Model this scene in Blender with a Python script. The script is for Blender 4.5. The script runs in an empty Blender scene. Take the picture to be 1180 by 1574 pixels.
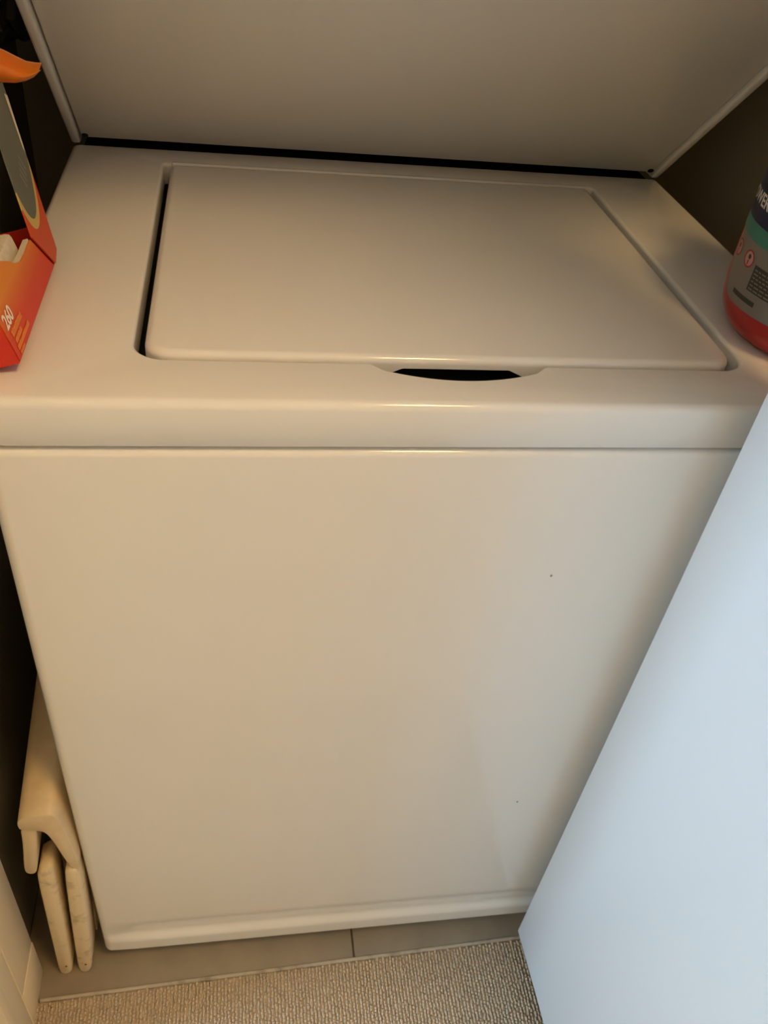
import bpy, bmesh, math, random
import numpy as np
from mathutils import Matrix, Vector

SC = bpy.context.scene
COL = SC.collection
H = 0.8837            # height of the washer deck above the closet floor
W2 = 0.345            # half width of the washer

# ------------------------------------------------------------------ camera
def cam_rot(a, b, c):
    return Matrix.Rotation(c, 3, 'Z') @ Matrix.Rotation(a, 3, 'X') @ Matrix.Rotation(b, 3, 'Z')
cd = bpy.data.cameras.new('camera')
cam = bpy.data.objects.new('camera', cd)
COL.objects.link(cam)
cam.matrix_world = Matrix.Translation((-0.17014, -0.49814, H + 0.32982)) @ cam_rot(
    math.radians(49.90706), math.radians(7.76724), math.radians(-12.83749)).to_4x4()
cd.sensor_fit = 'HORIZONTAL'
cd.sensor_width = 36.0
cd.lens = 36.0 * 1306.95 / 1180.0
cd.clip_start = 0.01
SC.camera = cam

# ------------------------------------------------------------------ world, daylight, exposure
SC.view_settings.view_transform = 'Standard'
SC.view_settings.look = 'None'
SC.view_settings.gamma = 1.0
SC.view_settings.use_curve_mapping = False
SC.view_settings.exposure = 0.0
SC.cycles.caustics_reflective = False
SC.cycles.caustics_refractive = False

wd = bpy.data.worlds.new('sky')
SC.world = wd
wd.use_nodes = True
wd.node_tree.nodes['Background'].inputs[0].default_value = (0.62, 0.78, 1.0, 1)
wd.node_tree.nodes['Background'].inputs[1].default_value = 0.3

WIN_Y0, WIN_Y1, WIN_Z0, WIN_Z1, WIN_X = -0.72, -0.18, 0.0, 2.0, -2.4
DAY_POWER = 198.0
LAMP_POWER = 48.5
LAMP_POS = (0.40, -0.76, 2.40)
al = bpy.data.lights.new('window_daylight', 'AREA')
al.shape = 'RECTANGLE'
al.size = WIN_Y1 - WIN_Y0
al.size_y = WIN_Z1 - WIN_Z0
al.energy = DAY_POWER
al.color = (0.47, 0.73, 1.0)
alo = bpy.data.objects.new('window_daylight', al)
COL.objects.link(alo)
alo.location = (WIN_X - 0.02, (WIN_Y0 + WIN_Y1) / 2, (WIN_Z0 + WIN_Z1) / 2)
alo.rotation_euler = (0, math.radians(-90), 0)
alo.rotation_euler = Vector((1, 0, 0)).to_track_quat('-Z', 'Z').to_euler()

# ------------------------------------------------------------------ materials
def mat(name, color, rough=0.5, spec=0.5, noise=None, bump=None, metallic=0.0, coat=0.0, sss=0.0, transmission=0.0, ior=1.5):
    """noise = (scale, second colour, contrast low, contrast high); bump = (scale, strength, distance)"""
    m = bpy.data.materials.new(name)
    m.use_nodes = True
    nt = m.node_tree
    b = nt.nodes['Principled BSDF']
    b.inputs['Base Color'].default_value = (*color, 1)
    b.inputs['Roughness'].default_value = rough
    b.inputs['Specular IOR Level'].default_value = spec
    b.inputs['Metallic'].default_value = metallic
    b.inputs['Coat Weight'].default_value = coat
    b.inputs['Transmission Weight'].default_value = transmission
    b.inputs['IOR'].default_value = ior
    tc = nt.nodes.new('ShaderNodeTexCoord')
    if noise:
        n = nt.nodes.new('ShaderNodeTexNoise')
        n.inputs['Scale'].default_value = noise[0]
        n.inputs['Detail'].default_value = 5
        nt.links.new(tc.outputs['Object'], n.inputs['Vector'])
        r = nt.nodes.new('ShaderNodeValToRGB')
        r.color_ramp.elements[0].position = noise[2]
        r.color_ramp.elements[1].position = noise[3]
        r.color_ramp.elements[0].color = (*color, 1)
        r.color_ramp.elements[1].color = (*noise[1], 1)
        nt.links.new(n.outputs['Fac'], r.inputs['Fac'])
        nt.links.new(r.outputs['Color'], b.inputs['Base Color'])
    if bump:
        n2 = nt.nodes.new('ShaderNodeTexNoise')
        n2.inputs['Scale'].default_value = bump[0]
        n2.inputs['Detail'].default_value = 4
        nt.links.new(tc.outputs['Object'], n2.inputs['Vector'])
        bp = nt.nodes.new('ShaderNodeBump')
        bp.inputs['Strength'].default_value = bump[1]
        bp.inputs['Distance'].default_value = bump[2]
        nt.links.new(n2.outputs['Fac'], bp.inputs['Height'])
        nt.links.new(bp.outputs['Normal'], b.inputs['Normal'])
    return m

M = {}
M['enamel'] = mat('white_enamel', (0.84, 0.82, 0.78), 0.09, 0.6, noise=(3.0, (0.82, 0.80, 0.755), 0.4, 0.7), bump=(14.0, 0.06, 0.002))
M['dryer'] = mat('white_dryer_paint', (0.76, 0.755, 0.73), 0.30, 0.5, bump=(14.0, 0.05, 0.002))
M['well_shade'] = mat('painted_well_shade', (0.03, 0.03, 0.03), 0.6)  # shade inside the lid opening, painted as a near-black colour
M['steel'] = mat('cabinet_steel', (0.78, 0.76, 0.72), 0.35)
M['gap'] = mat('black_parts_and_gap_shade', (0.006, 0.006, 0.006), 0.8, 0.2)  # black for small parts, and shade painted into the open gaps
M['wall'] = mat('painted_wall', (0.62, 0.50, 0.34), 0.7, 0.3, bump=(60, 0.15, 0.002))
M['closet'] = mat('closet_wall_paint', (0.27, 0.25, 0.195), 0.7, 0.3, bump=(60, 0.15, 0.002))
M['trim'] = mat('cream_trim_paint', (0.88, 0.72, 0.47), 0.6, 0.4, bump=(30, 0.05, 0.002))
M['door'] = mat('white_door_paint', (0.75, 0.76, 0.77), 0.38, 0.4, bump=(40, 0.04, 0.002))
M['ceiling'] = mat('ceiling_paint', (0.8, 0.78, 0.74), 0.8, 0.2)
M['tile'] = mat('beige_floor_tile', (0.33, 0.275, 0.20), 0.35, 0.4, noise=(18, (0.26, 0.22, 0.16), 0.35, 0.75), bump=(45, 0.1, 0.002))
M['grout'] = mat('grout', (0.20, 0.17, 0.125), 0.9, 0.1, noise=(60, (0.14, 0.12, 0.09), 0.4, 0.7))
M['strip'] = mat('threshold_strip', (0.52, 0.46, 0.36), 0.35, 0.5, noise=(40, (0.26, 0.21, 0.15), 0.5, 0.75))
M['carpet'] = mat('beige_carpet', (0.66, 0.545, 0.40), 0.95, 0.05, noise=(140, (0.55, 0.45, 0.33), 0.35, 0.7), bump=(500, 0.3, 0.003))
M['cream'] = mat('cream_plastic', (0.74, 0.60, 0.38), 0.4, 0.45, noise=(45, (0.66, 0.52, 0.31), 0.45, 0.75), bump=(30, 0.12, 0.002))
M['cream_dirty'] = mat('scuffed_cream_plastic', (0.82, 0.68, 0.44), 0.5, 0.35, noise=(70, (0.50, 0.40, 0.24), 0.54, 0.78), bump=(90, 0.22, 0.003))
M['scuff'] = mat('dark_scuff', (0.14, 0.10, 0.06), 0.7, 0.2)
M['card'] = mat('inner_cardboard', (0.74, 0.66, 0.52), 0.8, 0.2, noise=(90, (0.66, 0.58, 0.45), 0.4, 0.7))
M['card_orange'] = mat('torn_card_edge', (0.80, 0.42, 0.22), 0.8, 0.2)
M['orange'] = mat('orange_print', (0.78, 0.17, 0.015), 0.38, 0.45, noise=(30, (0.80, 0.25, 0.02), 0.35, 0.7))
M['grey_ink'] = mat('grey_ink', (0.24, 0.25, 0.21), 0.5)
M['white_ink'] = mat('pale_ink', (0.92, 0.82, 0.68), 0.45)
M['orange_ink'] = mat('orange_ink', (0.85, 0.24, 0.03), 0.45)
M['sheet'] = mat('dryer_sheet', (0.78, 0.70, 0.56), 0.9, 0.1, noise=(160, (0.68, 0.60, 0.47), 0.4, 0.7), bump=(200, 0.4, 0.002))
M['bag'] = mat('black_plastic', (0.012, 0.012, 0.012), 0.18, 0.6)
M['glass'] = mat('window_glass', (0.95, 0.97, 1.0), 0.02, 0.5, transmission=1.0, ior=1.01)
M['speck'] = mat('grey_speck', (0.30, 0.27, 0.22), 0.7, 0.2)

def grad_mat(name, stops, axis, lo, hi, rough=0.38, spec=0.45):
    """flat printed colours in bands along one object axis"""
    m = bpy.data.materials.new(name)
    m.use_nodes = True
    nt = m.node_tree
    b = nt.nodes['Principled BSDF']
    b.inputs['Roughness'].default_value = rough
    b.inputs['Specular IOR Level'].default_value = spec
    a = nt.nodes.new('ShaderNodeAttribute')
    a.attribute_name = 'print_uv'
    s = nt.nodes.new('ShaderNodeSeparateXYZ')
    nt.links.new(a.outputs['Vector'], s.inputs[0])
    mr = nt.nodes.new('ShaderNodeMapRange')
    mr.inputs['From Min'].default_value = lo
    mr.inputs['From Max'].default_value = hi
    nt.links.new(s.outputs[axis], mr.inputs['Value'])
    r = nt.nodes.new('ShaderNodeValToRGB')
    e = r.color_ramp.elements
    e[0].position, e[0].color = stops[0][0], (*stops[0][1], 1)
    e[1].position, e[1].color = stops[-1][0], (*stops[-1][1], 1)
    for p, c in stops[1:-1]:
        q = e.new(p)
        q.color = (*c, 1)
    nt.links.new(mr.outputs[0], r.inputs['Fac'])
    nt.links.new(r.outputs['Color'], b.inputs['Base Color'])
    return m

# carton print: red at the foot of the panel turning orange towards the opening (ink, not light)
M['carton'] = grad_mat('carton_print', [(0.0, (0.66, 0.028, 0.012)), (0.45, (0.68, 0.05, 0.012)), (0.8, (0.72, 0.15, 0.02)), (1.0, (0.76, 0.24, 0.02))], 1, 0.0, 0.036)
M['carton_red'] = mat('carton_red_print', (0.62, 0.030, 0.012), 0.4, 0.45)

def lid_mat():
    """skirt of the carton lid: red card with a grey-green oval ringed in yellow"""
    m = bpy.data.materials.new('carton_lid_print')
    m.use_nodes = True
    nt = m.node_tree
    N, L = nt.nodes, nt.links
    b = N['Principled BSDF']
    b.inputs['Roughness'].default_value = 0.4
    a = N.new('ShaderNodeAttribute'); a.attribute_name = 'print_uv'
    s = N.new('ShaderNodeSeparateXYZ'); L.new(a.outputs['Vector'], s.inputs[0])
    def math_(op, *v):
        n = N.new('ShaderNodeMath'); n.operation = op
        for i, x in enumerate(v):
            if isinstance(x, (int, float)): n.inputs[i].default_value = x
            else: L.new(x, n.inputs[i])
        return n.outputs[0]
    du = math_('DIVIDE', math_('SUBTRACT', s.outputs[0], 0.030), 0.0350)
    dv = math_('DIVIDE', math_('SUBTRACT', s.outputs[1], 0.108), 0.069)
    d = math_('SQRT', math_('ADD', math_('MULTIPLY', du, du), math_('MULTIPLY', dv, dv)))
    r = N.new('ShaderNodeValToRGB'); r.color_ramp.interpolation = 'CONSTANT'
    e = r.color_ramp.elements
    e[0].position, e[0].color = 0.0, (0.135, 0.145, 0.115, 1)
    e[1].position, e[1].color = 0.55, (0.62, 0.44, 0.14, 1)
    q = e.new(0.605); q.color = (0.62, 0.075, 0.02, 1)
    L.new(math_('MULTIPLY', d, 0.55), r.inputs['Fac'])
    L.new(r.outputs['Color'], b.inputs['Base Color'])
    return m
M['lid'] = lid_mat()
M['label_grey'] = mat('label_grey', (0.20, 0.178, 0.158), 0.35, 0.4)
M['label_teal'] = mat('label_teal', (0.045, 0.20, 0.155), 0.35, 0.4)
M['label_navy'] = mat('label_navy', (0.014, 0.016, 0.05), 0.35, 0.4)
M['label_text'] = mat('label_white', (0.75, 0.70, 0.62), 0.45)
M['label_red'] = mat('label_red', (0.36, 0.02, 0.02), 0.45)
M['label_black'] = mat('label_black', (0.035, 0.032, 0.028), 0.45)
M['label_pink'] = mat('label_pink', (0.50, 0.27, 0.24), 0.45)
def bottle_mat():
    m = mat('red_translucent_plastic', (0.40, 0.018, 0.018), 0.28, 0.5)
    b = m.node_tree.nodes['Principled BSDF']
    b.inputs['Subsurface Weight'].default_value = 0.0
    b.inputs['Subsurface Radius'].default_value = (1.0, 0.12, 0.10)
    b.inputs['Subsurface Scale'].default_value = 0.02
    return m
M['bottle'] = bottle_mat()
M['cap'] = mat('cap_plastic', (0.55, 0.52, 0.48), 0.35)
def emit_mat():
    m = bpy.data.materials.new('lamp_shade_glow')
    m.use_nodes = True
    b = m.node_tree.nodes['Principled BSDF']
    b.inputs['Base Color'].default_value = (0.9, 0.85, 0.75, 1)
    b.inputs['Emission Color'].default_value = (1.0, 0.63, 0.25, 1)
    b.inputs['Emission Strength'].default_value = LAMP_POWER
    return m
M['glow'] = emit_mat()

# ------------------------------------------------------------------ helpers
ROOT = {}
def origin(o):
    while o is not None:
        if o.name in ROOT: return ROOT[o.name]
        o = o.parent
    return (0, 0, 0)
def mesh_from(verts, faces, name, off=(0, 0, 0)):
    me = bpy.data.meshes.new(name)
    me.from_pydata([(v[0] - off[0], v[1] - off[1], v[2] - off[2]) for v in verts], [], faces)
    me.validate()
    me.update()
    return me
def finish(me, smooth=None, fix=True):
    if fix:
        bm = bmesh.new(); bm.from_mesh(me)
        bmesh.ops.recalc_face_normals(bm, faces=bm.faces)
        bm.to_mesh(me); bm.free()
    if smooth:
        for p in me.polygons: p.use_smooth = True
        me.set_sharp_from_angle(angle=math.radians(smooth))
def obj(name, verts, faces, m, parent=None, smooth=None, fix=True, props=None):
    off = origin(parent) if parent else (0, 0, 0)
    me = mesh_from(verts, faces, name, off)
    finish(me, smooth, fix)
    if m: me.materials.append(m)
    o = bpy.data.objects.new(name, me)
    COL.objects.link(o)
    if parent: o.parent = parent
    for k, v in (props or {}).items(): o[k] = v
    return o
def tag(o, label=None, cat=None, group=None, kind=None):
    if label: o['label'] = label
    if cat: o['category'] = cat
    if group: o['group'] = group
    if kind: o['kind'] = kind
    return o
def thing(name, loc, label, cat, group=None):
    o = bpy.data.objects.new(name, None)
    o.empty_display_size = 0.05
    COL.objects.link(o)
    o.location = loc
    ROOT[o.name] = tuple(loc)
    return tag(o, label, cat, group)
def box(x0, x1, y0, y1, z0, z1):
    v = [(x0,y0,z0),(x1,y0,z0),(x1,y1,z0),(x0,y1,z0),(x0,y0,z1),(x1,y0,z1),(x1,y1,z1),(x0,y1,z1)]
    f = [(0,3,2,1),(4,5,6,7),(0,1,5,4),(1,2,6,5),(2,3,7,6),(3,0,4,7)]
    return v, f
def merge(*parts):
    V, F = [], []
    for v, f in parts:
        n = len(V); V += list(v); F += [tuple(i + n for i in q) for q in f]
    return V, F
def bevelled(v, f, r, seg=3):
    bm = bmesh.new()
    bv = [bm.verts.new(p) for p in v]
    for q in f: bm.faces.new([bv[i] for i in q])
    bmesh.ops.recalc_face_normals(bm, faces=bm.faces)
    ed = [e for e in bm.edges if len(e.link_faces) == 2 and e.calc_face_angle() > 0.5]
    bmesh.ops.bevel(bm, geom=ed, offset=r, segments=seg, profile=0.5, affect='EDGES')
    bm.verts.index_update()
    V = [tuple(x.co) for x in bm.verts]
    F = [tuple(x.index for x in q.verts) for q in bm.faces]
    bm.free()
    return V, F
def bbox(name, b, r, m, parent=None, seg=3, props=None):
    v, f = bevelled(*box(*b), r, seg)
    return obj(name, v, f, m, parent, smooth=40, props=props)
def rrect(x0, x1, y0, y1, rf, rb, n=8):
    """rounded rectangle, counter-clockwise from the front left corner; rf front radius, rb back radius"""
    P = []
    for cx, cy, r, a in ((x0+rf, y0+rf, rf, 180), (x1-rf, y0+rf, rf, 270), (x1-rb, y1-rb, rb, 0), (x0+rb, y1-rb, rb, 90)):
        for i in range(n + 1):
            t = math.radians(a + 90 * i / n)
            P.append((cx + r * math.cos(t), cy + r * math.sin(t)))
    return P
def offset(P, d):
    """push a counter-clockwise outline outwards by d"""
    n = len(P); out = []
    for i in range(n):
        a, b, c = Vector(P[i-1]), Vector(P[i]), Vector(P[(i+1) % n])
        e1, e2 = (b - a), (c - b)
        n1 = Vector((e1.y, -e1.x)).normalized() if e1.length > 1e-9 else Vector((0, 0))
        n2 = Vector((e2.y, -e2.x)).normalized() if e2.length > 1e-9 else Vector((0, 0))
        m_ = (n1 + n2)
        m_ = m_.normalized() if m_.length > 1e-9 else n2
        k = max(0.5, m_.dot(n2) if n2.length else 1)
        out.append((b.x + m_.x * d / k, b.y + m_.y * d / k))
    return out
def loft(loops, closed=True, cap0=False, cap1=False):
    n = len(loops[0]); V = [p for l in loops for p in l]; F = []
    for k in range(len(loops) - 1):
        for i in range(n if closed else n - 1):
            j = (i + 1) % n
            F.append((k*n+i, k*n+j, (k+1)*n+j, (k+1)*n+i))
    if cap0: F.append(tuple(range(n - 1, -1, -1)))
    if cap1: F.append(tuple((len(loops)-1)*n + i for i in range(n)))
    return V, F
def text_mesh(body, size, spacing=1.0, bold=0.0):
    c = bpy.data.curves.new('text', 'FONT')
    c.body = body; c.size = size; c.space_character = spacing; c.offset = bold
    o = bpy.data.objects.new('text', c); COL.objects.link(o)
    dg = bpy.context.evaluated_depsgraph_get()
    me = bpy.data.meshes.new_from_object(o.evaluated_get(dg))
    bm = bmesh.new(); bm.from_mesh(me)
    bmesh.ops.triangulate(bm, faces=bm.faces)
    bmesh.ops.subdivide_edges(bm, edges=[e for e in bm.edges if e.calc_length() > size * 0.2], cuts=2)
    bmesh.ops.triangulate(bm, faces=bm.faces)
    bm.verts.index_update()
    V = [tuple(v.co) for v in bm.verts]; F = [tuple(v.index for v in f.verts) for f in bm.faces]
    bm.free()
    bpy.data.objects.remove(o); bpy.data.meshes.remove(me); bpy.data.curves.remove(c)
    return V, F
def struct(name, vf, m, parent=None, smooth=None, r=None):
    v, f = vf
    if r: v, f = bevelled(v, f, r, 2); smooth = 40
    o = obj(name, v, f, m, parent, smooth)
    if parent is None: o['kind'] = 'structure'
    return o

# ------------------------------------------------------------------ the setting
WF = -0.10           # hall face of the closet's front wall
WB = 0.04            # closet face of that wall
CL, CR, CB = -0.4500, 0.4600, 0.80      # closet left, right, back
OL, OR_ = -0.4275, 0.4600               # door opening left and right
CEIL = 2.45
HX0, HX1, HY0 = -2.4, 1.6, -1.40

def yline(x):
    # line of the threshold strip, laid slightly askew
    return -0.0375 + (x + 0.424) * 0.0300
def slab(x0, x1, ya0, ya1, yb0, yb1, z0, z1):
    v = [(x0,ya0,z0),(x1,ya1,z0),(x1,yb1,z0),(x0,yb0,z0),(x0,ya0,z1),(x1,ya1,z1),(x1,yb1,z1),(x0,yb0,z1)]
    return v, [(0,3,2,1),(4,5,6,7),(0,1,5,4),(1,2,6,5),(2,3,7,6),(3,0,4,7)]
fl = struct('floor', slab(CL - 0.1, CR + 0.1, yline(CL - 0.1), yline(CR + 0.1), CB + 0.1, CB + 0.1, -0.06, -0.0035), M['grout'])
# tiles of the closet floor, one mesh each
xs = [-0.4745, -0.019, 0.4365, 0.56]
ys = [None, 0.421, 0.80]
for i in range(3):
    for j in range(2):
        g = 0.0012
        x0, x1 = max(xs[i], CL) + g, min(xs[i+1], CR) - g
        ya0, ya1 = (yline(x0) + g, yline(x1) + g) if j == 0 else (ys[1] + g, ys[1] + g)
        v, f = bevelled(*slab(x0, x1, ya0, ya1, ys[j+1] - g, ys[j+1] - g, -0.012, 0.0), 0.0012, 2)
        obj('tile', v, f, M['tile'], fl, smooth=40)

# hall floor with carpet pile
cp = struct('floor_hall', merge(slab(CL + 0.02, CR, WF, WF, yline(CL + 0.02) - 0.0005, yline(CR) - 0.0005, -0.06, -0.004),
                                box(HX0, HX1, HY0, WF, -0.06, -0.004)), M['carpet'])
def carpet_pile():
    rng = np.random.default_rng(3)
    dx, dy = 0.0046, 0.0042
    nx, ny = int(1.0 / dx), int(0.40 / dy)
    gx, gy = np.meshgrid(np.arange(nx), np.arange(ny), indexing='ij')
    X = -0.55 + gx * dx + rng.uniform(-0.0006, 0.0006, gx.shape)
    Y = -0.046 - gy * dy - (gx % 2) * dy * 0.5 + rng.uniform(-0.0007, 0.0007, gx.shape)
    # edge follows the threshold strip
    edge = -0.0375 + (X + 0.424) * 0.0300 - 0.0044
    Y = Y + (edge + 0.046)
    keep = (X < 0.45)
    X, Y = X[keep], Y[keep]
    n = len(X)
    hz = rng.uniform(0.0042, 0.0056, n); rx = rng.uniform(0.0016, 0.0021, n); ry = rng.uniform(0.0026, 0.0036, n)
    tx = rng.uniform(-0.0008, 0.0008, n); ty = rng.uniform(-0.0012, 0.0012, n)
    ang = np.arange(5) * 2 * np.pi / 5
    base = np.stack([X[:, None] + rx[:, None] * np.cos(ang), Y[:, None] + ry[:, None] * np.sin(ang), np.full((n, 5), -0.0045)], -1)
    mid = np.stack([X[:, None] + tx[:, None] * .6 + 0.9 * rx[:, None] * np.cos(ang), Y[:, None] + ty[:, None] * .6 + 0.9 * ry[:, None] * np.sin(ang), np.repeat((-0.004 + hz * 0.65)[:, None], 5, 1)], -1)
    top = np.stack([X + tx, Y + ty, -0.004 + hz], -1)[:, None, :]
    V = np.concatenate([base, mid, top], 1).reshape(-1, 3)
    F = []
    for k in range(5):
        l = (k + 1) % 5
        F.append((k, l, 5 + l)); F.append((k, 5 + l, 5 + k)); F.append((5 + k, 5 + l, 10))
    F = (np.array(F)[None] + (np.arange(n) * 11)[:, None, None]).reshape(-1, 3)
    me = bpy.data.meshes.new('carpet_pile')
    me.from_pydata(V.tolist(), [], F.tolist())
    for p in me.polygons: p.use_smooth = True
    me.materials.append(M['carpet'])
    o = bpy.data.objects.new('carpet_pile', me)
    COL.objects.link(o); o.parent = cp
    o['kind'] = 'stuff'
carpet_pile()

# threshold strip between tile and carpet, slightly askew as laid
def strip():
    V, F = [], []
    prof = [(-0.0024, -0.004), (-0.0022, 0.0010), (-0.0012, 0.0024), (0.0010, 0.0024), (0.0021, 0.0012), (0.0024, -0.004)]
    x0, x1, s = -0.4235, 0.4590, 0.0300
    loops = []
    for x in (x0, x1):
        yc = yline(x)
        loops.append([(x, yc + a, b) for a, b in prof])
    v, f = loft(loops, True, True, True)
    struct('trim_1', (v, f), M['strip'], smooth=30)
strip()

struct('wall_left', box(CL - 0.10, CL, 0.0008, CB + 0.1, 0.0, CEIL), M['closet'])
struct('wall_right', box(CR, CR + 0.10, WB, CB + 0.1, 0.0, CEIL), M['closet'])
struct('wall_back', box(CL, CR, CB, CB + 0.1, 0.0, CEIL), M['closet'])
struct('ceiling', box(HX0 - 0.1, HX1 + 0.1, HY0 - 0.1, CB + 0.1, CEIL, CEIL + 0.1), M['ceiling'])
# front wall of the closet: left pier, right pier, header
struct('wall_front_left', box(HX0 - 0.1, OL, WF, 0.0, -0.03, CEIL), M['wall'])
struct('wall_front_right', box(OR_, HX1 + 0.1, WF, WB - 0.0005, -0.03, CEIL), M['wall'])
struct('wall_front_header', box(OL, OR_, WF, WB - 0.0005, 2.06, CEIL), M['wall'])
# jamb plinth block and casing at the left of the opening
struct('baseboard_left', box(OL, -0.4256, -0.0660, 0.0, -0.003, 0.0850), M['trim'], r=0.001)
struct('trim_2', box(-0.51, -0.4205, WF - 0.016, WF + 0.0, 0.0, 2.12), M['trim'], r=0.003)
struct('trim_3', box(OL, -0.4252, WF, -0.0660, -0.003, 2.06), M['trim'], r=0.0025)
struct('trim_4', box(OL, -0.4268, -0.0660, -0.0002, 0.0850, 2.06), M['trim'], r=0.0003)
# hall walls
struct('wall_opposite', box(HX0 - 0.1, HX1 + 0.1, HY0 - 0.1, HY0, -0.03, CEIL), M['wall'])
struct('wall_hall_right', box(HX1, HX1 + 0.1, HY0, WF, -0.03, CEIL), M['wall'])
lw = merge(box(HX0 - 0.1, HX0, HY0, WIN_Y0, -0.03, CEIL), box(HX0 - 0.1, HX0, WIN_Y1, WF, -0.03, CEIL),
           box(HX0 - 0.1, HX0, WIN_Y0, WIN_Y1, -0.05, WIN_Z0 - 0.004), box(HX0 - 0.1, HX0, WIN_Y0, WIN_Y1, WIN_Z1, CEIL))
struct('wall_hall_left', lw, M['wall'])
wn = struct('window_1', merge(box(HX0 - 0.08, HX0 - 0.04, WIN_Y0, WIN_Y0 + 0.04, WIN_Z0, WIN_Z1),
            box(HX0 - 0.08, HX0 - 0.04, WIN_Y1 - 0.04, WIN_Y1, WIN_Z0, WIN_Z1),
            box(HX0 - 0.08, HX0 - 0.04, WIN_Y0 + 0.04, WIN_Y1 - 0.04, WIN_Z0, WIN_Z0 + 0.04),
            box(HX0 - 0.08, HX0 - 0.04, WIN_Y0 + 0.04, WIN_Y1 - 0.04, WIN_Z1 - 0.04, WIN_Z1)), M['trim'])
struct('pane', box(HX0 - 0.063, HX0 - 0.057, WIN_Y0 + 0.04, WIN_Y1 - 0.04, WIN_Z0 + 0.04, WIN_Z1 - 0.04), M['glass'], wn)

# folding door, pushed open at the right of the washer: two leaves folded back to back
dr = struct('door_1', ([], []), M['door'])
DX, DY = 0.2047, -0.0246
def leaf(name, x0, x1, y0, y1, yaw):
    v, f = bevelled(*box(x0, x1, y0, y1, 0.0400, 2.03), 0.0018, 2)
    px, py = DX, DY
    c, s = math.cos(yaw), math.sin(yaw)
    v = [(px + (a-px)*c - (b-py)*s, py + (a-px)*s + (b-py)*c, z) for a, b, z in v]
    return obj(name, v, f, M['door'], dr, smooth=40)
leaf('door_leaf', DX, DX + 0.032, -0.386, DY, math.radians(1.8))
leaf('door_leaf', DX + 0.0354, DX + 0.0674, -0.386, DY, math.radians(1.8))
for z in (0.3, 1.05, 1.8):
    v, f = bevelled(*box(DX + 0.0234, DX + 0.0574, -0.3925, -0.386, z, z + 0.07), 0.001, 1)
    c, s = math.cos(math.radians(1.8)), math.sin(math.radians(1.8))
    v = [(DX + (a-DX)*c - (b-DY)*s, DY + (a-DX)*s + (b-DY)*c, zz) for a, b, zz in v]
    obj('hinge', v, f, M['steel'], dr, smooth=40)

# ------------------------------------------------------------------ washing machine
wm = thing('washing_machine', (0, 0.3, 0), 'white top-loading washing machine with its lid closed, filling the closet', 'washing machine')
ZS = H - 0.039       # seam under the deck
# cabinet
cab = bbox('cabinet', (-0.3425, 0.3425, 0.016, 0.655, 0.045, ZS - 0.006), 0.004, M['steel'], wm)
for sx in (-0.30, 0.30):
    for sy in (0.06, 0.60):
        t = [(sx + 0.022 * math.cos(2*math.pi*i/16), sy + 0.022 * math.sin(2*math.pi*i/16)) for i in range(16)]
        v, f = loft([[(a, b, 0.0) for a, b in t], [(a, b, 0.012) for a, b in t],
                     [(sx + (a-sx)*0.5, sy + (b-sy)*0.5, 0.014) for a, b in t], [(sx + (a-sx)*0.5, sy + (b-sy)*0.5, 0.046) for a, b in t]], True, True, True)
        obj('foot', v, f, M['gap'], wm, smooth=40)
# front panel: flat sheet with rolled edges and a pressed flange along the foot
def front_panel():
    z0, z1, r = 0.0350, ZS - 0.0022, 0.011
    def prof(z):
        t = z - z0
        if t > 0.082: return 0.0
        if t > 0.042:
            u = (0.082 - t) / 0.040; u = u*u*(3-2*u)
            return 0.0052 * u
        if t > 0.026:
            u = (t - 0.026) / 0.016; u = u*u*(3-2*u)
            return -0.0015 + 0.0067 * u
        return -0.0015
    def edge(d, rr):
        if d >= rr: return 0.0
        return rr - math.sqrt(max(0.0, rr*rr - (rr-d)**2))
    def samples(a, b, n, rr):
        s = [a + rr * (1 - math.cos(math.radians(90*i/7))) for i in range(7)]
        s += [a + rr + (b - a - 2*rr) * i / n for i in range(n + 1)]
        s += [b - rr * (1 - math.cos(math.radians(90*i/7))) for i in range(6, -1, -1)]
        return s
    xs_ = samples(-W2, W2, 24, r)
    zs_ = sorted(set([round(z, 6) for z in samples(z0, z1, 30, 0.0065)] + [round(z0 + 0.01 + 0.075*i/30, 6) for i in range(31)]))
    loops = []
    for z in zs_:
        row = []
        for x in xs_:
            dx = min(x + W2, W2 - x); dz = min((z - z0) , (z1 - z))
            rz = 0.0065
            e = edge(dx, r); e2 = edge(dz, rz)
            row.append((x, prof(z) * min(1, max(0, (dx - 0.004) / 0.02)) + min(r, math.hypot(e, e2)), z))
        loops.append(row)
    v, f = loft(loops, False)
    nx, nz = len(xs_), len(zs_)
    # turn the rim back into the cabinet
    rim = [i for i in range(nx)] + [k*nx + nx - 1 for k in range(1, nz)] + [(nz-1)*nx + i for i in range(nx - 2, -1, -1)] + [k*nx for k in range(nz - 2, 0, -1)]
    b = len(v)
    for i in rim: v.append((v[i][0], 0.030, v[i][2]))
    m_ = len(rim)
    for i in range(m_):
        j = (i + 1) % m_
        f.append((rim[i], rim[j], b + j, b + i))
    return obj('front_panel', v, f, M['enamel'], wm, smooth=50)
fp = front_panel()
def chip(x, z, r):
    t = [(x + r * math.cos(2*math.pi*i/8), z + r * 1.2 * math.sin(2*math.pi*i/8)) for i in range(8)]
    v, f = loft([[(a, 0.0002, b) for a, b in t], [(a, -0.0003, b) for a, b in t]], True, False, True)
    obj('paint_chip', v, f, M['speck'], fp)
chip(0.0995, 0.708, 0.0011)
chip(0.1480, 0.335, 0.0012)

# black strip in the seam under the deck, shade put into its colour
bbox('seam_shade', (-0.3385, 0.3385, 0.008, 0.05, ZS - 0.007, ZS + 0.004), 0.001, M['gap'], wm)

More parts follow.
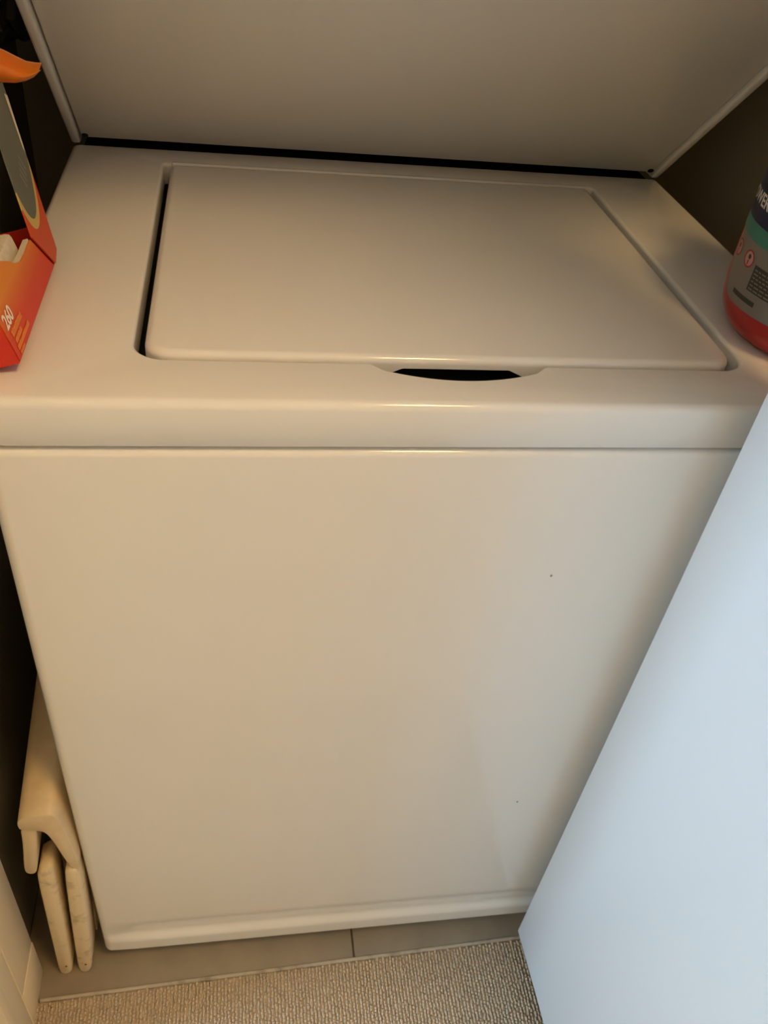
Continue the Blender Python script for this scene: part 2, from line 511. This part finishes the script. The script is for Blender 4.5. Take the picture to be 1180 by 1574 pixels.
# deck with the lid opening and its finger notch
def notch(x):
    a = abs(x)
    if a > 0.071: return 0.0
    if a > 0.056:
        u = (0.071 - a) / 0.015; u = u*u*(3-2*u)
        return 0.0105 * u
    return 0.0105 + 0.0112 * (1 - (a / 0.056) ** 2)
HX, HF, HB = 0.2445, 0.0575, 0.463
def hole():
    P = []
    rf, rb, n = 0.024, 0.004, 8
    for i in range(n + 1):
        t = math.radians(180 + 90*i/n); P.append((-HX + rf + rf*math.cos(t), HF + rf + rf*math.sin(t)))
    for i in range(1, 90):
        x = -0.085 + 0.17 * (i - 1) / 88
        P.append((x, HF - notch(x)))
    for i in range(n + 1):
        t = math.radians(270 + 90*i/n); P.append((HX - rf + rf*math.cos(t), HF + rf + rf*math.sin(t)))
    for i in range(5):
        t = math.radians(90*i/4); P.append((HX - rb + rb*math.cos(t), HB - rb + rb*math.sin(t)))
    for i in range(5):
        t = math.radians(90 + 90*i/4); P.append((-HX + rb + rb*math.cos(t), HB - rb + rb*math.sin(t)))
    return P
def deck():
    R, ri = 0.0068, 0.0035
    bm = bmesh.new()
    def add(loop): return [bm.verts.new(p) for p in loop]
    def bridge(a, b):
        n = len(a)
        for i in range(n):
            j = (i + 1) % n
            bm.faces.new((a[i], a[j], b[j], b[i]))
    hp = hole()
    outs, ins = [], []
    for k in range(7):
        t = math.radians(90 * k / 6)
        d = R * (1 - math.sin(t))
        P = rrect(-W2 + d, W2 - d, d, 0.507 - min(d, 0.002), max(0.004, 0.018 - d), 0.003)
        outs.append(add([(x, y, H - R * (1 - math.cos(t))) for x, y in P]))
    P = rrect(-W2, W2, 0, 0.507, 0.018, 0.003)
    outs.append(add([(x, y, ZS + 0.0026) for x, y in P]))
    P = rrect(-W2 + 0.0015, W2 - 0.0015, 0.0015, 0.5055, 0.017, 0.003)
    outs.append(add([(x, y, ZS + 0.0008) for x, y in P]))
    P = rrect(-W2 + 0.010, W2 - 0.010, 0.010, 0.497, 0.012, 0.003)
    outs.append(add([(x, y, ZS + 0.0008) for x, y in P]))
    for k in range(5):
        t = math.radians(90 * k / 4)
        ins.append(add([(x, y, H - ri * (1 - math.cos(t))) for x, y in offset(hp, ri * (1 - math.sin(t)))]))
    ins.append(add([(x, y, H - 0.022) for x, y in hp]))
    for a, b in zip(outs[:-1], outs[1:]): bridge(a, b)
    for a, b in zip(ins[:-1], ins[1:]): bridge(a, b)
    ed = []
    for L_ in (outs[0], ins[0]):
        for i in range(len(L_)):
            e = bm.edges.get((L_[i], L_[(i+1) % len(L_)])); ed.append(e)
    bmesh.ops.triangle_fill(bm, use_beauty=True, use_dissolve=False, edges=ed)
    bmesh.ops.recalc_face_normals(bm, faces=bm.faces)
    bm.verts.index_update()
    V = [tuple(v.co) for v in bm.verts]; F = [tuple(v.index for v in f.verts) for f in bm.faces]
    bm.free()
    return obj('top_deck', V, F, M['enamel'], wm, smooth=40)
deck()
bbox('rear_gap_shade', (-0.333, 0.333, 0.5080, 0.625, ZS - 0.02, H - 0.002), 0.001, M['gap'], wm)  # black block covering the open gap, standing in for its shade
# shallow pan under the lid, coloured near black as shade of the interior
v, f = loft([[(x, y, H - 0.0225) for x, y in rrect(-HX - 0.004, HX + 0.004, 0.030, HB + 0.004, 0.02, 0.004)],
             [(x, y, H - 0.0365) for x, y in rrect(-HX - 0.004, HX + 0.004, 0.030, HB + 0.004, 0.02, 0.004)]], True, False, True)
obj('well_shade_pan', v, f, M['well_shade'], wm, smooth=40)
# lid
def lid():
    R = 0.0065; zt = H + 0.0012; zb_ = H - 0.0085
    x0, x1, y0, y1 = -0.2372, 0.2372, 0.0635, 0.4605
    fx = [-0.2, -0.12, -0.075, -0.066] + [-0.060 + 0.0015 * i for i in range(81)] + [0.066, 0.075, 0.12, 0.2]
    def outline(d, rf, rb):
        P = rrect(x0 + d, x1 - d, y0 + d, y1 - d, rf, rb, 8)
        return P[:9] + [(x, y0 + d) for x in fx] + P[9:]
    def foot(x, y):
        # the skirt is cut higher over the finger notch
        if y > y0 + 0.004 or abs(x) > 0.0600: return zb_ - 0.006
        u = min(1.0, max(0.0, (abs(x) - 0.0430) / 0.0130))
        return zb_ - 0.006 * u
    loops = []
    for k in range(9):
        t = math.radians(90 * k / 8)
        d = R * (1 - math.sin(t))
        loops.append([(x, y, zt - R * (1 - math.cos(t))) for x, y in outline(d, max(0.006, 0.021 - d * 0.6), max(0.003, 0.006 - d*0.4))])
    loops.append([(x, y, foot(x, y)) for x, y in outline(0, 0.021, 0.006)])
    loops.append([(x, y, foot(x, y - 0.001) - 0.0006) for x, y in outline(0.001, 0.021, 0.006)])
    v, f = loft(loops, True, True, False)
    n_ = len(loops[0]); b_ = len(v)
    # underside: step back under the skirt, then close
    v += [(x, y, H - 0.0080) for x, y in outline(0.004, 0.018, 0.006)]
    for i in range(n_):
        j = (i + 1) % n_
        f.append((b_ - n_ + i, b_ - n_ + j, b_ + j, b_ + i))
    f.append(tuple(b_ + i for i in range(n_)))
    o = obj('lid', v, f, M['enamel'], wm, smooth=35)
    # hinge ridge along the back of the lid
    bbox('hinge_ridge', (-0.236, 0.236, 0.4600, 0.4660, H - 0.004, H + 0.0016), 0.0014, M['enamel'], o)
    return o
lid()

# ------------------------------------------------------------------ dryer stacked above, with its sloping underside
dy = thing('tumble_dryer', (0, 0.46, H), 'white dryer stacked above the washer, its sloped lower panel leaning forward', 'dryer')
A = 0.763
ca, sa = math.cos(A), math.sin(A)
Y0 = 0.5075
def onslope(x, s, n):
    """s along the slope upwards and forwards, n out of the face (down and forwards)"""
    return (x, Y0 - s*ca - n*sa, H + s*sa - n*ca)
S1 = 0.65
# inset face
def slope_plate(name, x0, x1, s0, s1, n0, n1, r, m, parent):
    b = [onslope(x, s, n) for n in (n0, n1) for x, s in ((x0, s0), (x1, s0), (x1, s1), (x0, s1))]
    f = [(0,3,2,1),(4,5,6,7),(0,1,5,4),(1,2,6,5),(2,3,7,6),(3,0,4,7)]
    v, f = bevelled(b, f, r, 3)
    return obj(name, v, f, m, parent, smooth=40)
sp = slope_plate('sloped_panel', -0.3335, 0.3335, 0.0085, S1, -0.020, -0.0035, 0.003, M['dryer'], dy)
yt, zt = onslope(0, S1, 0)[1:]
for sx in (-1, 1):
    xo, xi = sx * W2, sx * 0.3352
    # side panel, as a thick sheet following the slope
    P = [(Y0 - 0.0015*ca, H + 0.0012), (Y0 + 0.150, H + 0.0012), (Y0 + 0.150, 1.86), (yt - 0.004, 1.86), (yt - 0.004, zt)]
    a = [(xo, y, z) for y, z in P]; b = [(xi, y, z) for y, z in P]
    v, f = loft([a, b], True, True, True)
    v, f = bevelled(v, f, 0.0030, 3)
    obj('side_panel', v, f, M['dryer'], dy, smooth=40)
v, f = bevelled(*box(-0.3335, 0.3335, yt - 0.002, yt + 0.02, zt + 0.006, 1.855), 0.004, 3)
fr = obj('front_panel', v, f, M['dryer'], dy, smooth=40)
bbox('back_panel', (-0.334, 0.334, Y0 + 0.120, Y0 + 0.148, H + 0.003, 1.855), 0.002, M['gap'], dy)
bbox('top_panel', (-0.3345, 0.3345, yt + 0.021, Y0 + 0.118, 1.84, 1.858), 0.003, M['dryer'], dy)
# drum door on the front, above the frame of the picture
P = rrect(-0.21, 0.21, 1.36, 1.72, 0.05, 0.05)
loops = [[(x, yt - 0.003, z) for x, z in P], [(x, yt - 0.014, z) for x, z in P], [(x, yt - 0.020, z) for x, z in offset(P, -0.008)]]
v, f = loft(loops, True, True, True)
dd = obj('drum_door', v, f, M['dryer'], dy, smooth=40)
bbox('handle', (-0.20, -0.17, yt - 0.034, yt - 0.020, 1.48, 1.60), 0.005, M['gap'], dd)
def screw(x, s):
    loops = []
    for n, r in ((-0.004, 0.0034), (-0.0022, 0.0034), (-0.0015, 0.0024)):
        loops.append([onslope(x + r*math.cos(2*math.pi*i/14), s + r*math.sin(2*math.pi*i/14), n) for i in range(14)])
    v, f = loft(loops, True, True, True)
    obj('screw', v, f, M['gap'], dy, smooth=40)
screw(-0.3285, 0.0150)
screw(0.3285, 0.0150)

# ------------------------------------------------------------------ folded step stool in the gap at the left
st = thing('folding_step_stool', (-0.375, 0.1, 0), 'folded cream plastic step stool standing in the gap left of the washer', 'step stool')
def smooth_outline(P, it=2):
    for _ in range(it):
        Q = []
        n = len(P)
        for i in range(n):
            a, b = P[i], P[(i+1) % n]
            Q.append((a[0]*.75 + b[0]*.25, a[1]*.75 + b[1]*.25)); Q.append((a[0]*.25 + b[0]*.75, a[1]*.25 + b[1]*.75))
        P = Q
    return P
def extr(name, P, y0, y1, slope, m, parent, r=0.0025, n=2, it=2):
    """outline in x and z drawn at the front end, pushed back along the gap and rising with the slope"""
    P = smooth_outline(P, it)
    c = (sum(p[0] for p in P)/len(P), sum(p[1] for p in P)/len(P))
    area = sum(P[i][0]*P[(i+1) % len(P)][1] - P[(i+1) % len(P)][0]*P[i][1] for i in range(len(P)))
    if area < 0: P = P[::-1]
    ins = offset(P, -r)
    ins2 = offset(P, -r*0.35)
    loops = [[(x, y0, z) for x, z in ins], [(x, y0 + r*0.35, z) for x, z in ins2], [(x, y0 + r, z) for x, z in P]]
    loops += [[(x, y1 - r, z + slope*(y1 - y0)) for x, z in P], [(x, y1, z + slope*(y1 - y0)) for x, z in ins]]
    v, f = loft(loops, True, True, True)
    return obj(name, v, f, m, parent, smooth=45)
cap_P = [(-0.3960, 0.366), (-0.3945, 0.378), (-0.383, 0.3860), (-0.361, 0.3870), (-0.3540, 0.378), (-0.3490, 0.330), (-0.3462, 0.290), (-0.3462, 0.2680), (-0.3540, 0.2665),
         (-0.3590, 0.292), (-0.3655, 0.330), (-0.3705, 0.352), (-0.380, 0.3570), (-0.3940, 0.3590)]
extr('seat_shell', cap_P, -0.007, 0.34, 0.26, M['cream'], st, r=0.0012)
arm_P = [(-0.3945, 0.366), (-0.3790, 0.362), (-0.3825, 0.330), (-0.3915, 0.268), (-0.3960, 0.2600), (-0.4035, 0.2620), (-0.4055, 0.272), (-0.3985, 0.320)]
extr('folded_arm', arm_P, -0.004, 0.050, 0.20, M['cream'], st, r=0.0015)
leg1 = [(-0.3935, 0.258), (-0.3900, 0.272), (-0.3790, 0.2765), (-0.3730, 0.270), (-0.3760, 0.200), (-0.3830, 0.060), (-0.3870, 0.006), (-0.3915, 0.0), (-0.3990, 0.0), (-0.4035, 0.005), (-0.4030, 0.030), (-0.3985, 0.140)]
leg2 = [(-0.3640, 0.262), (-0.3600, 0.272), (-0.3510, 0.274), (-0.3472, 0.268), (-0.3485, 0.200), (-0.3570, 0.060), (-0.3630, 0.008), (-0.3675, 0.0), (-0.3755, 0.0), (-0.3795, 0.006), (-0.3785, 0.035), (-0.3715, 0.150)]
for P in (leg1, leg2):
    l = extr('leg', P, -0.009, 0.030, 0.0, M['cream_dirty'], st, r=0.004)
    cx_ = sum(p[0] for p in P[6:10]) / 4
    v, f = loft([[(cx_ + 0.003 + 0.0016*math.cos(2*math.pi*i/8), -0.0086, 0.026 + 0.0022*math.sin(2*math.pi*i/8)) for i in range(8)],
                 [(cx_ + 0.003 + 0.0013*math.cos(2*math.pi*i/8), -0.0094, 0.026 + 0.0018*math.sin(2*math.pi*i/8)) for i in range(8)]], True, True, True)
    obj('scuff_mark', v, f, M['scuff'], l)
# rear legs and the board between them
for P in (leg1, leg2):
    extr('leg', [(x, z) for x, z in P], 0.29, 0.33, 0.0, M['cream_dirty'], st, r=0.004)
extr('side_board', [(-0.3885, 0.030), (-0.3790, 0.030), (-0.3725, 0.300), (-0.3805, 0.300)], 0.031, 0.289, 0.0, M['cream'], st, it=1)
extr('side_board', [(-0.3640, 0.030), (-0.3560, 0.030), (-0.3500, 0.255), (-0.3570, 0.255)], 0.031, 0.289, 0.0, M['cream'], st, it=1)

# ------------------------------------------------------------------ dryer sheet carton at the left of the deck
TH = math.radians(17)
BX, BZ, BY = -0.3140, H + 0.0095, 0.032
ct = thing('dryer_sheet_carton', (-0.365, 0.115, H), 'open orange and red carton of dryer sheets tipped against the closet wall', 'carton')
cU = (-math.sin(TH), math.cos(TH)); cLft = (-math.cos(TH), -math.sin(TH))
def cb(l, y, u):
    """carton frame: l leftwards from the right wall, y depth, u up the wall"""
    return (BX + l*cLft[0] + u*cU[0], y, BZ + l*cLft[1] + u*cU[1])
CW, CD0, CD1 = 0.110, 0.032, 0.196
def plate_r(name, pts, l0, l1, m, parent, uv=True):
    """flat sheet in a plane parallel to the right wall; pts = (y, u)"""
    a = [cb(l0, y, u) for y, u in pts]; b = [cb(l1, y, u) for y, u in pts]
    v, f = loft([a, b], True, True, True)
    o = obj(name, v, f, m, parent)
    at = o.data.attributes.new('print_uv', 'FLOAT_VECTOR', 'POINT')
    for i, (y, u) in enumerate(list(pts) + list(pts)): at.data[i].vector = (y, u, 0)
    return o
tk = 0.0012
# right wall: low, cut away in an arc towards the front
arc = [(0.158, 0.0335), (0.135, 0.0330), (0.120, 0.0335), (0.108, 0.0375), (0.098, 0.0440), (0.085, 0.050), (0.060, 0.054), (0.034, 0.055)]
rw_pts = [(CD0 + 0.001, 0.0008), (0.182, 0.0008)] + arc
rw = plate_r('side_wall', rw_pts, 0.0, tk, M['carton'], ct)
rw2 = plate_r('inner_wall', [(y, u + (0.0012 if u > 0.01 else 0.002)) for y, u in rw_pts[2:][::-1]] + [(0.158, 0.006), (0.040, 0.006)], tk + 0.0003, tk + 0.0042, M['card'], ct)
def cbox(name, l0, l1, y0, y1, u0, u1, m, parent, r=0.0006):
    v, f = box(l0, l1, y0, y1, u0, u1)
    v, f = bevelled(v, f, r, 2)
    return obj(name, [cb(*p) for p in v], f, m, parent, smooth=40)
cbox('bottom_panel', 0.0005, CW, CD0, CD1, -0.0002, 0.0010, M['carton_red'], ct, 0.0004)
cbox('front_wall', 0.0004, CW - 0.0004, CD0 - 0.0012, CD0, 0.0, 0.055, M['carton_red'], ct, 0.0004)
cbox('side_wall', CW - tk, CW, CD0, CD1, 0.0012, 0.085, M['carton_red'], ct, 0.0004)
cbox('back_wall', 0.0008, CW - 0.0014, CD1 - 0.0016, CD1, 0.0012, 0.030, M['carton_red'], ct, 0.0004)
# printed count and small print on the right wall
def wall_print(name, V, F, y, u, m, parent, d=0.0004):
    v = [cb(-d, y + p[0], u + p[1]) for p in V]
    obj(name, v, F, m, parent, fix=False)
V, F = text_mesh('260', 0.0140, 0.98, 0.00035)
wall_print('printed_number', V, F, 0.0385, 0.0210, M['white_ink'], rw)
def bar(y0, y1, u0, u1):
    n = 5
    rnd = random.Random(int(y0*1e5 + u0*1e5))
    V, F = [], []
    y = y0
    while y < y1:
        w = rnd.uniform(0.0012, 0.0024)
        b = len(V); hgt = rnd.uniform(0.75, 1.0)
        V += [(y, u0, 0), (min(y + w, y1), u0, 0), (min(y + w, y1), u0 + (u1-u0)*hgt, 0), (y, u0 + (u1-u0)*hgt, 0)]
        F.append((b, b+1, b+2, b+3)); y += w + 0.0003
    return V, F
for y0, y1, u0, u1 in ((0.042, 0.071, 0.0140, 0.0190), (0.042, 0.061, 0.0092, 0.0128), (0.040, 0.077, 0.0048, 0.0084), (0.040, 0.053, 0.0018, 0.0040)):
    V, F = bar(y0, y1, u0, u1)
    wall_print('small_print', V, F, 0, 0, M['orange_ink'], rw)
# stack of sheets inside
sheets = cbox('sheet_stack', 0.0100, CW - 0.003, 0.038, 0.156, 0.0015, 0.0440, M['sheet'], ct, 0.004)
# lid folded up and back: printed skirt, panel, far skirt, torn tongue
sk = [(0.1835, 0.0015), (0.2010, 0.0060), (0.2420, 0.0880), (0.2760, 0.1560), (0.2300, 0.1640), (0.1820, 0.0850), (0.1600, 0.0340)]
lid_o = plate_r('lid_skirt', sk, -0.0016, -0.0004, M['lid'], ct)
at = lid_o.data.attributes['print_uv']
for i, (y, u) in enumerate(sk + sk):
    # across the strip, along the strip
    k = (u - 0.006) / 0.082
    yb = 0.2010 + 0.041 * k
    at.data[i].vector = ((yb - y) , u, 0)
bx_ = [(0.2500, 0.1040), (0.2650, 0.1340), (0.2760, 0.1560)]
loops = [[cb(l, y, u) for y, u in bx_] + [cb(l, y - 0.0014, u) for y, u in bx_[::-1]] for l in (0.0, CW)]
v, f = loft(loops, True, True, True)
obj('lid_panel', v, f, M['card'], ct)
skl = [(y, u) for y, u in sk]
o_ = plate_r('lid_skirt', [(0.2500, 0.1040), (0.2760, 0.1560), (0.2300, 0.1640), (0.2000, 0.1150)], CW + 0.0002, CW + 0.0012, M['carton_red'], ct)
wall_print('printed_band', [(0.2335, 0.0735, 0), (0.2535, 0.1120, 0), (0.2480, 0.1150, 0), (0.2320, 0.0780, 0)], [(0, 1, 2, 3)], 0, 0, M['card'], lid_o, 0.0020)
for k in range(4):
    yy, uu = 0.1990 + k*0.0052, 0.0570 + k*0.0030
    wall_print('small_print', [(yy, uu, 0), (yy + 0.0030, uu + 0.0010, 0), (yy - 0.0005, uu + 0.0130, 0), (yy - 0.0030, uu + 0.0120, 0)], [(0, 1, 2, 3)], 0, 0, M['grey_ink'], lid_o, 0.0020)
def tongue():
    # torn perforated flap bowed out at the top of the lid, thin curved card
    top = [(-0.402, 0.1650), (-0.375, 0.1580), (-0.344, 0.1475), (-0.335, 0.1437), (-0.3287, 0.1412), (-0.3225, 0.1402), (-0.3172, 0.1396)]
    bot = [(-0.402, 0.1240), (-0.375, 0.1245), (-0.3478, 0.1268), (-0.3365, 0.1272), (-0.3290, 0.1290), (-0.3225, 0.1322), (-0.3165, 0.1376)]
    rnd = random.Random(4)
    loops = []
    for (a, b) in zip(top, bot):
        row = []
        for k in range(7):
            t = k / 6
            x = a[0] + (b[0]-a[0])*t; z = a[1] + (b[1]-a[1])*t + (rnd.uniform(-0.0006, 0.0006) if k == 0 else 0)
            y = 0.252 - 0.010 * math.sin(math.pi * t) + 0.03 * (1 - t) * 0.3
            row.append((x, y, H + z))
        loops.append(row)
    V, F = loft(loops, False)
    n = len(V)
    V += [(x, y + 0.0016, z + 0.0002) for x, y, z in V]
    F += [tuple(i + n for i in q[::-1]) for q in F]
    nl, m_ = len(loops), 7
    rim = [i for i in range(m_)] + [k*m_ + m_ - 1 for k in range(1, nl)] + [(nl-1)*m_ + i for i in range(m_ - 2, -1, -1)] + [k*m_ for k in range(nl - 2, 0, -1)]
    for i in range(len(rim)):
        j = (i+1) % len(rim)
        F.append((rim[i], rim[j], rim[j] + n, rim[i] + n))
    nrim = len(rim)
    o = obj('torn_flap', V, F, M['orange'], ct, smooth=40)
    o.data.materials.append(M['card_orange'])
    for p in list(o.data.polygons)[-nrim:]: p.material_index = 1
    tag(o, 'curved orange flap with a torn perforated edge')
    return o
tongue()

# ------------------------------------------------------------------ detergent bottle at the right of the deck
BCX, BCY, BR = 0.3290, 0.1160, 0.0830
bt = thing('detergent_bottle', (BCX, BCY, H), 'red plastic detergent bottle with navy and teal label on the washer', 'bottle')
prof = [(0.0, 0.0008), (0.050, 0.0008), (0.058, 0.0), (0.0635, 0.0008), (0.069, 0.0035), (0.0745, 0.009), (0.0792, 0.017), (0.0815, 0.026), (0.0830, 0.040), (0.0830, 0.150), (0.081, 0.163), (0.072, 0.178),
        (0.056, 0.190), (0.040, 0.198), (0.030, 0.203), (0.027, 0.210), (0.027, 0.222)]
def lathe(prof, n=64):
    loops = []
    for r, z in prof:
        loops.append([(BCX + max(r, 1e-4)*math.cos(2*math.pi*i/n), BCY + max(r, 1e-4)*math.sin(2*math.pi*i/n), H + z) for i in range(n)])
    return loft(loops, True, True, True)
v, f = lathe(prof)
body = obj('bottle_body', v, f, M['bottle'], bt, smooth=40)
v, f = lathe([(0.024, 0.2225), (0.036, 0.2225), (0.038, 0.226), (0.037, 0.262), (0.034, 0.267), (0.0, 0.267)], 40)
obj('cap', v, f, M['cap'], bt, smooth=40)
def wrap(name, a0, a1, z0, z1, m, parent, off, th=0.0004, corner=0.0):
    """band of label bent round the bottle between two angles (degrees)"""
    n = 40; outer, inner = [], []
    A_ = [math.radians(a0 + (a1 - a0)*i/n) for i in range(n + 1)]
    def cut(i):
        if corner <= 0: return 0.0
        d = min(i, n - i) / n * (math.radians(a1 - a0)) * BR
        if d >= corner: return 0.0
        return corner - math.sqrt(max(0, corner**2 - (corner - d)**2))
    loops = []
    for rr, side in ((BR + off, 0), (BR + off + th, 1)):
        pass
    V, F = [], []
    for i, t in enumerate(A_):
        c = cut(i)
        for rr in (BR + off - 0.0003, BR + off + th):
            for z in (z0 + c, z1):
                V.append((BCX + rr*math.cos(t), BCY + rr*math.sin(t), H + z))
    for i in range(n):
        a, b = i*4, (i+1)*4
        F += [(a+2, b+2, b+3, a+3), (a, a+1, b+1, b), (a+1, a+3, b+3, b+1), (a, b, b+2, a+2)]
    F += [(0, 2, 3, 1), (n*4, n*4+1, n*4+3, n*4+2)]
    return obj(name, V, F, m, parent, smooth=40)
lab = wrap('label', 159, 330, 0.0310, 0.0830, M['label_grey'], bt, 0.0002, corner=0.026)
wrap('label_stripe', 138, 330, 0.0830, 0.0955, M['label_teal'], lab, 0.0002)
wrap('label_stripe', 136, 330, 0.0955, 0.1480, M['label_navy'], lab, 0.0002)
def on_bottle(V, F, ang, z, m, name, parent, off=0.0008):
    v = []
    for x, y, _ in V:
        t = math.radians(ang) + x / BR
        v.append((BCX + (BR + off)*math.cos(t), BCY + (BR + off)*math.sin(t), H + z + y))
    return obj(name, v, F, m, parent, fix=False)
V, F = text_mesh('POWER', 0.0138, 1.0, 0.0003)
on_bottle(V, F, 146, 0.1080, M['label_text'], 'printed_word', lab)
def disc(r, cx=0, cy=0, n=24, r2=None, sy=1.0):
    if r2 is None:
        V = [(cx, cy, 0)] + [(cx + r*math.cos(2*math.pi*i/n), cy + r*sy*math.sin(2*math.pi*i/n), 0) for i in range(n)]
        return V, [(0, 1+i, 1+(i+1) % n) for i in range(n)]
    V = [(cx + q*math.cos(2*math.pi*i/n), cy + q*sy*math.sin(2*math.pi*i/n), 0) for q in (r, r2) for i in range(n)]
    return V, [(i, (i+1) % n, n+(i+1) % n, n+i) for i in range(n)]
def rect(x0, x1, y0, y1, n=16):
    V = []
    for i in range(n + 1):
        x = x0 + (x1 - x0)*i/n
        V += [(x, y0, 0), (x, y1, 0)]
    return V, [(2*i, 2*i+2, 2*i+3, 2*i+1) for i in range(n)]
for ang in (163, 179.6):
    on_bottle(*disc(0.0066), ang, 0.0695, M['label_pink'], 'warning_icon', lab, 0.0008)
    on_bottle(*disc(0.0072, r2=0.0058), ang, 0.0695, M['label_red'], 'icon_ring', lab, 0.0010)
    on_bottle(*disc(0.0020, 0.0004, 0.0018), ang, 0.0695, M['label_black'], 'icon_mark', lab, 0.0012)
    on_bottle(*rect(-0.0006, 0.0010, -0.0050, -0.001, 2), ang, 0.0695, M['label_red'], 'icon_mark', lab, 0.0012)
# block of unreadable small print
on_bottle(*rect(0.0, 0.060, -0.021, 0.0), 187, 0.0690, M['label_black'], 'print_block', lab, 0.0008)
rnd = random.Random(7)
for k in range(6):
    V, F = [], []
    x = 0.002
    while x < 0.056:
        w = rnd.uniform(0.002, 0.006)
        b = len(V); V += [(x, -0.0040 - k*0.0031, 0), (x + w, -0.0040 - k*0.0031, 0), (x + w, -0.0029 - k*0.0031, 0), (x, -0.0029 - k*0.0031, 0)]
        F.append((b, b+1, b+2, b+3)); x += w + 0.0012
    on_bottle(V, F, 187, 0.0690, M['label_grey'], 'small_print', lab, 0.0010)
on_bottle(*rect(0.0, 0.030, -0.004, 0.0), 176, 0.0420, M['label_black'], 'small_print', lab, 0.0008)

# ------------------------------------------------------------------ crumpled black bag stuffed between dryer and wall
def bag():
    bm = bmesh.new()
    bmesh.ops.create_icosphere(bm, subdivisions=4, radius=1.0)
    rng = random.Random(11)
    from mathutils import noise as mn
    for v in bm.verts:
        p = v.co.copy()
        d = 0.35 * (abs(mn.noise(p * 2.3)) - 0.2) + 0.22 * (abs(mn.noise(p * 5.1 + Vector((3, 1, 2)))) - 0.2) + 0.08 * mn.noise(p * 11)
        v.co = p * (1 + d)
        v.co = Vector((v.co.x * 0.040, v.co.y * 0.085, v.co.z * 0.085))
    V = [(-0.3985 + v.co.x, 0.56 + v.co.y, 1.055 + v.co.z) for v in bm.verts]
    bm.verts.index_update()
    F = [tuple(x.index for x in f.verts) for f in bm.faces]
    bm.free()
    o = obj('plastic_bag', V, F, M['bag'], None, smooth=25)
    tag(o, 'crumpled black plastic bag stuffed between dryer side and closet wall', 'bag')
bag()

# ------------------------------------------------------------------ ceiling lamp of the hall
lp = thing('ceiling_lamp', LAMP_POS, 'round warm ceiling lamp in the hall outside the closet', 'lamp')
def lamp():
    X, Y, Z = LAMP_POS
    def lt(prof, n=32):
        return loft([[(X + max(r, 1e-4)*math.cos(2*math.pi*i/n), Y + max(r, 1e-4)*math.sin(2*math.pi*i/n), Z + z) for i in range(n)] for r, z in prof], True, True, True)
    v, f = lt([(0.20, 0.0495), (0.20, 0.02), (0.19, 0.015)])
    obj('lamp_base', v, f, M['trim'], lp, smooth=40)
    v, f = lt([(0.185, 0.0145), (0.185, 0.0), (0.165, -0.03), (0.12, -0.05), (0.06, -0.06), (0.0, -0.062)])
    obj('lamp_shade', v, f, M['glow'], lp, smooth=60)
lamp()
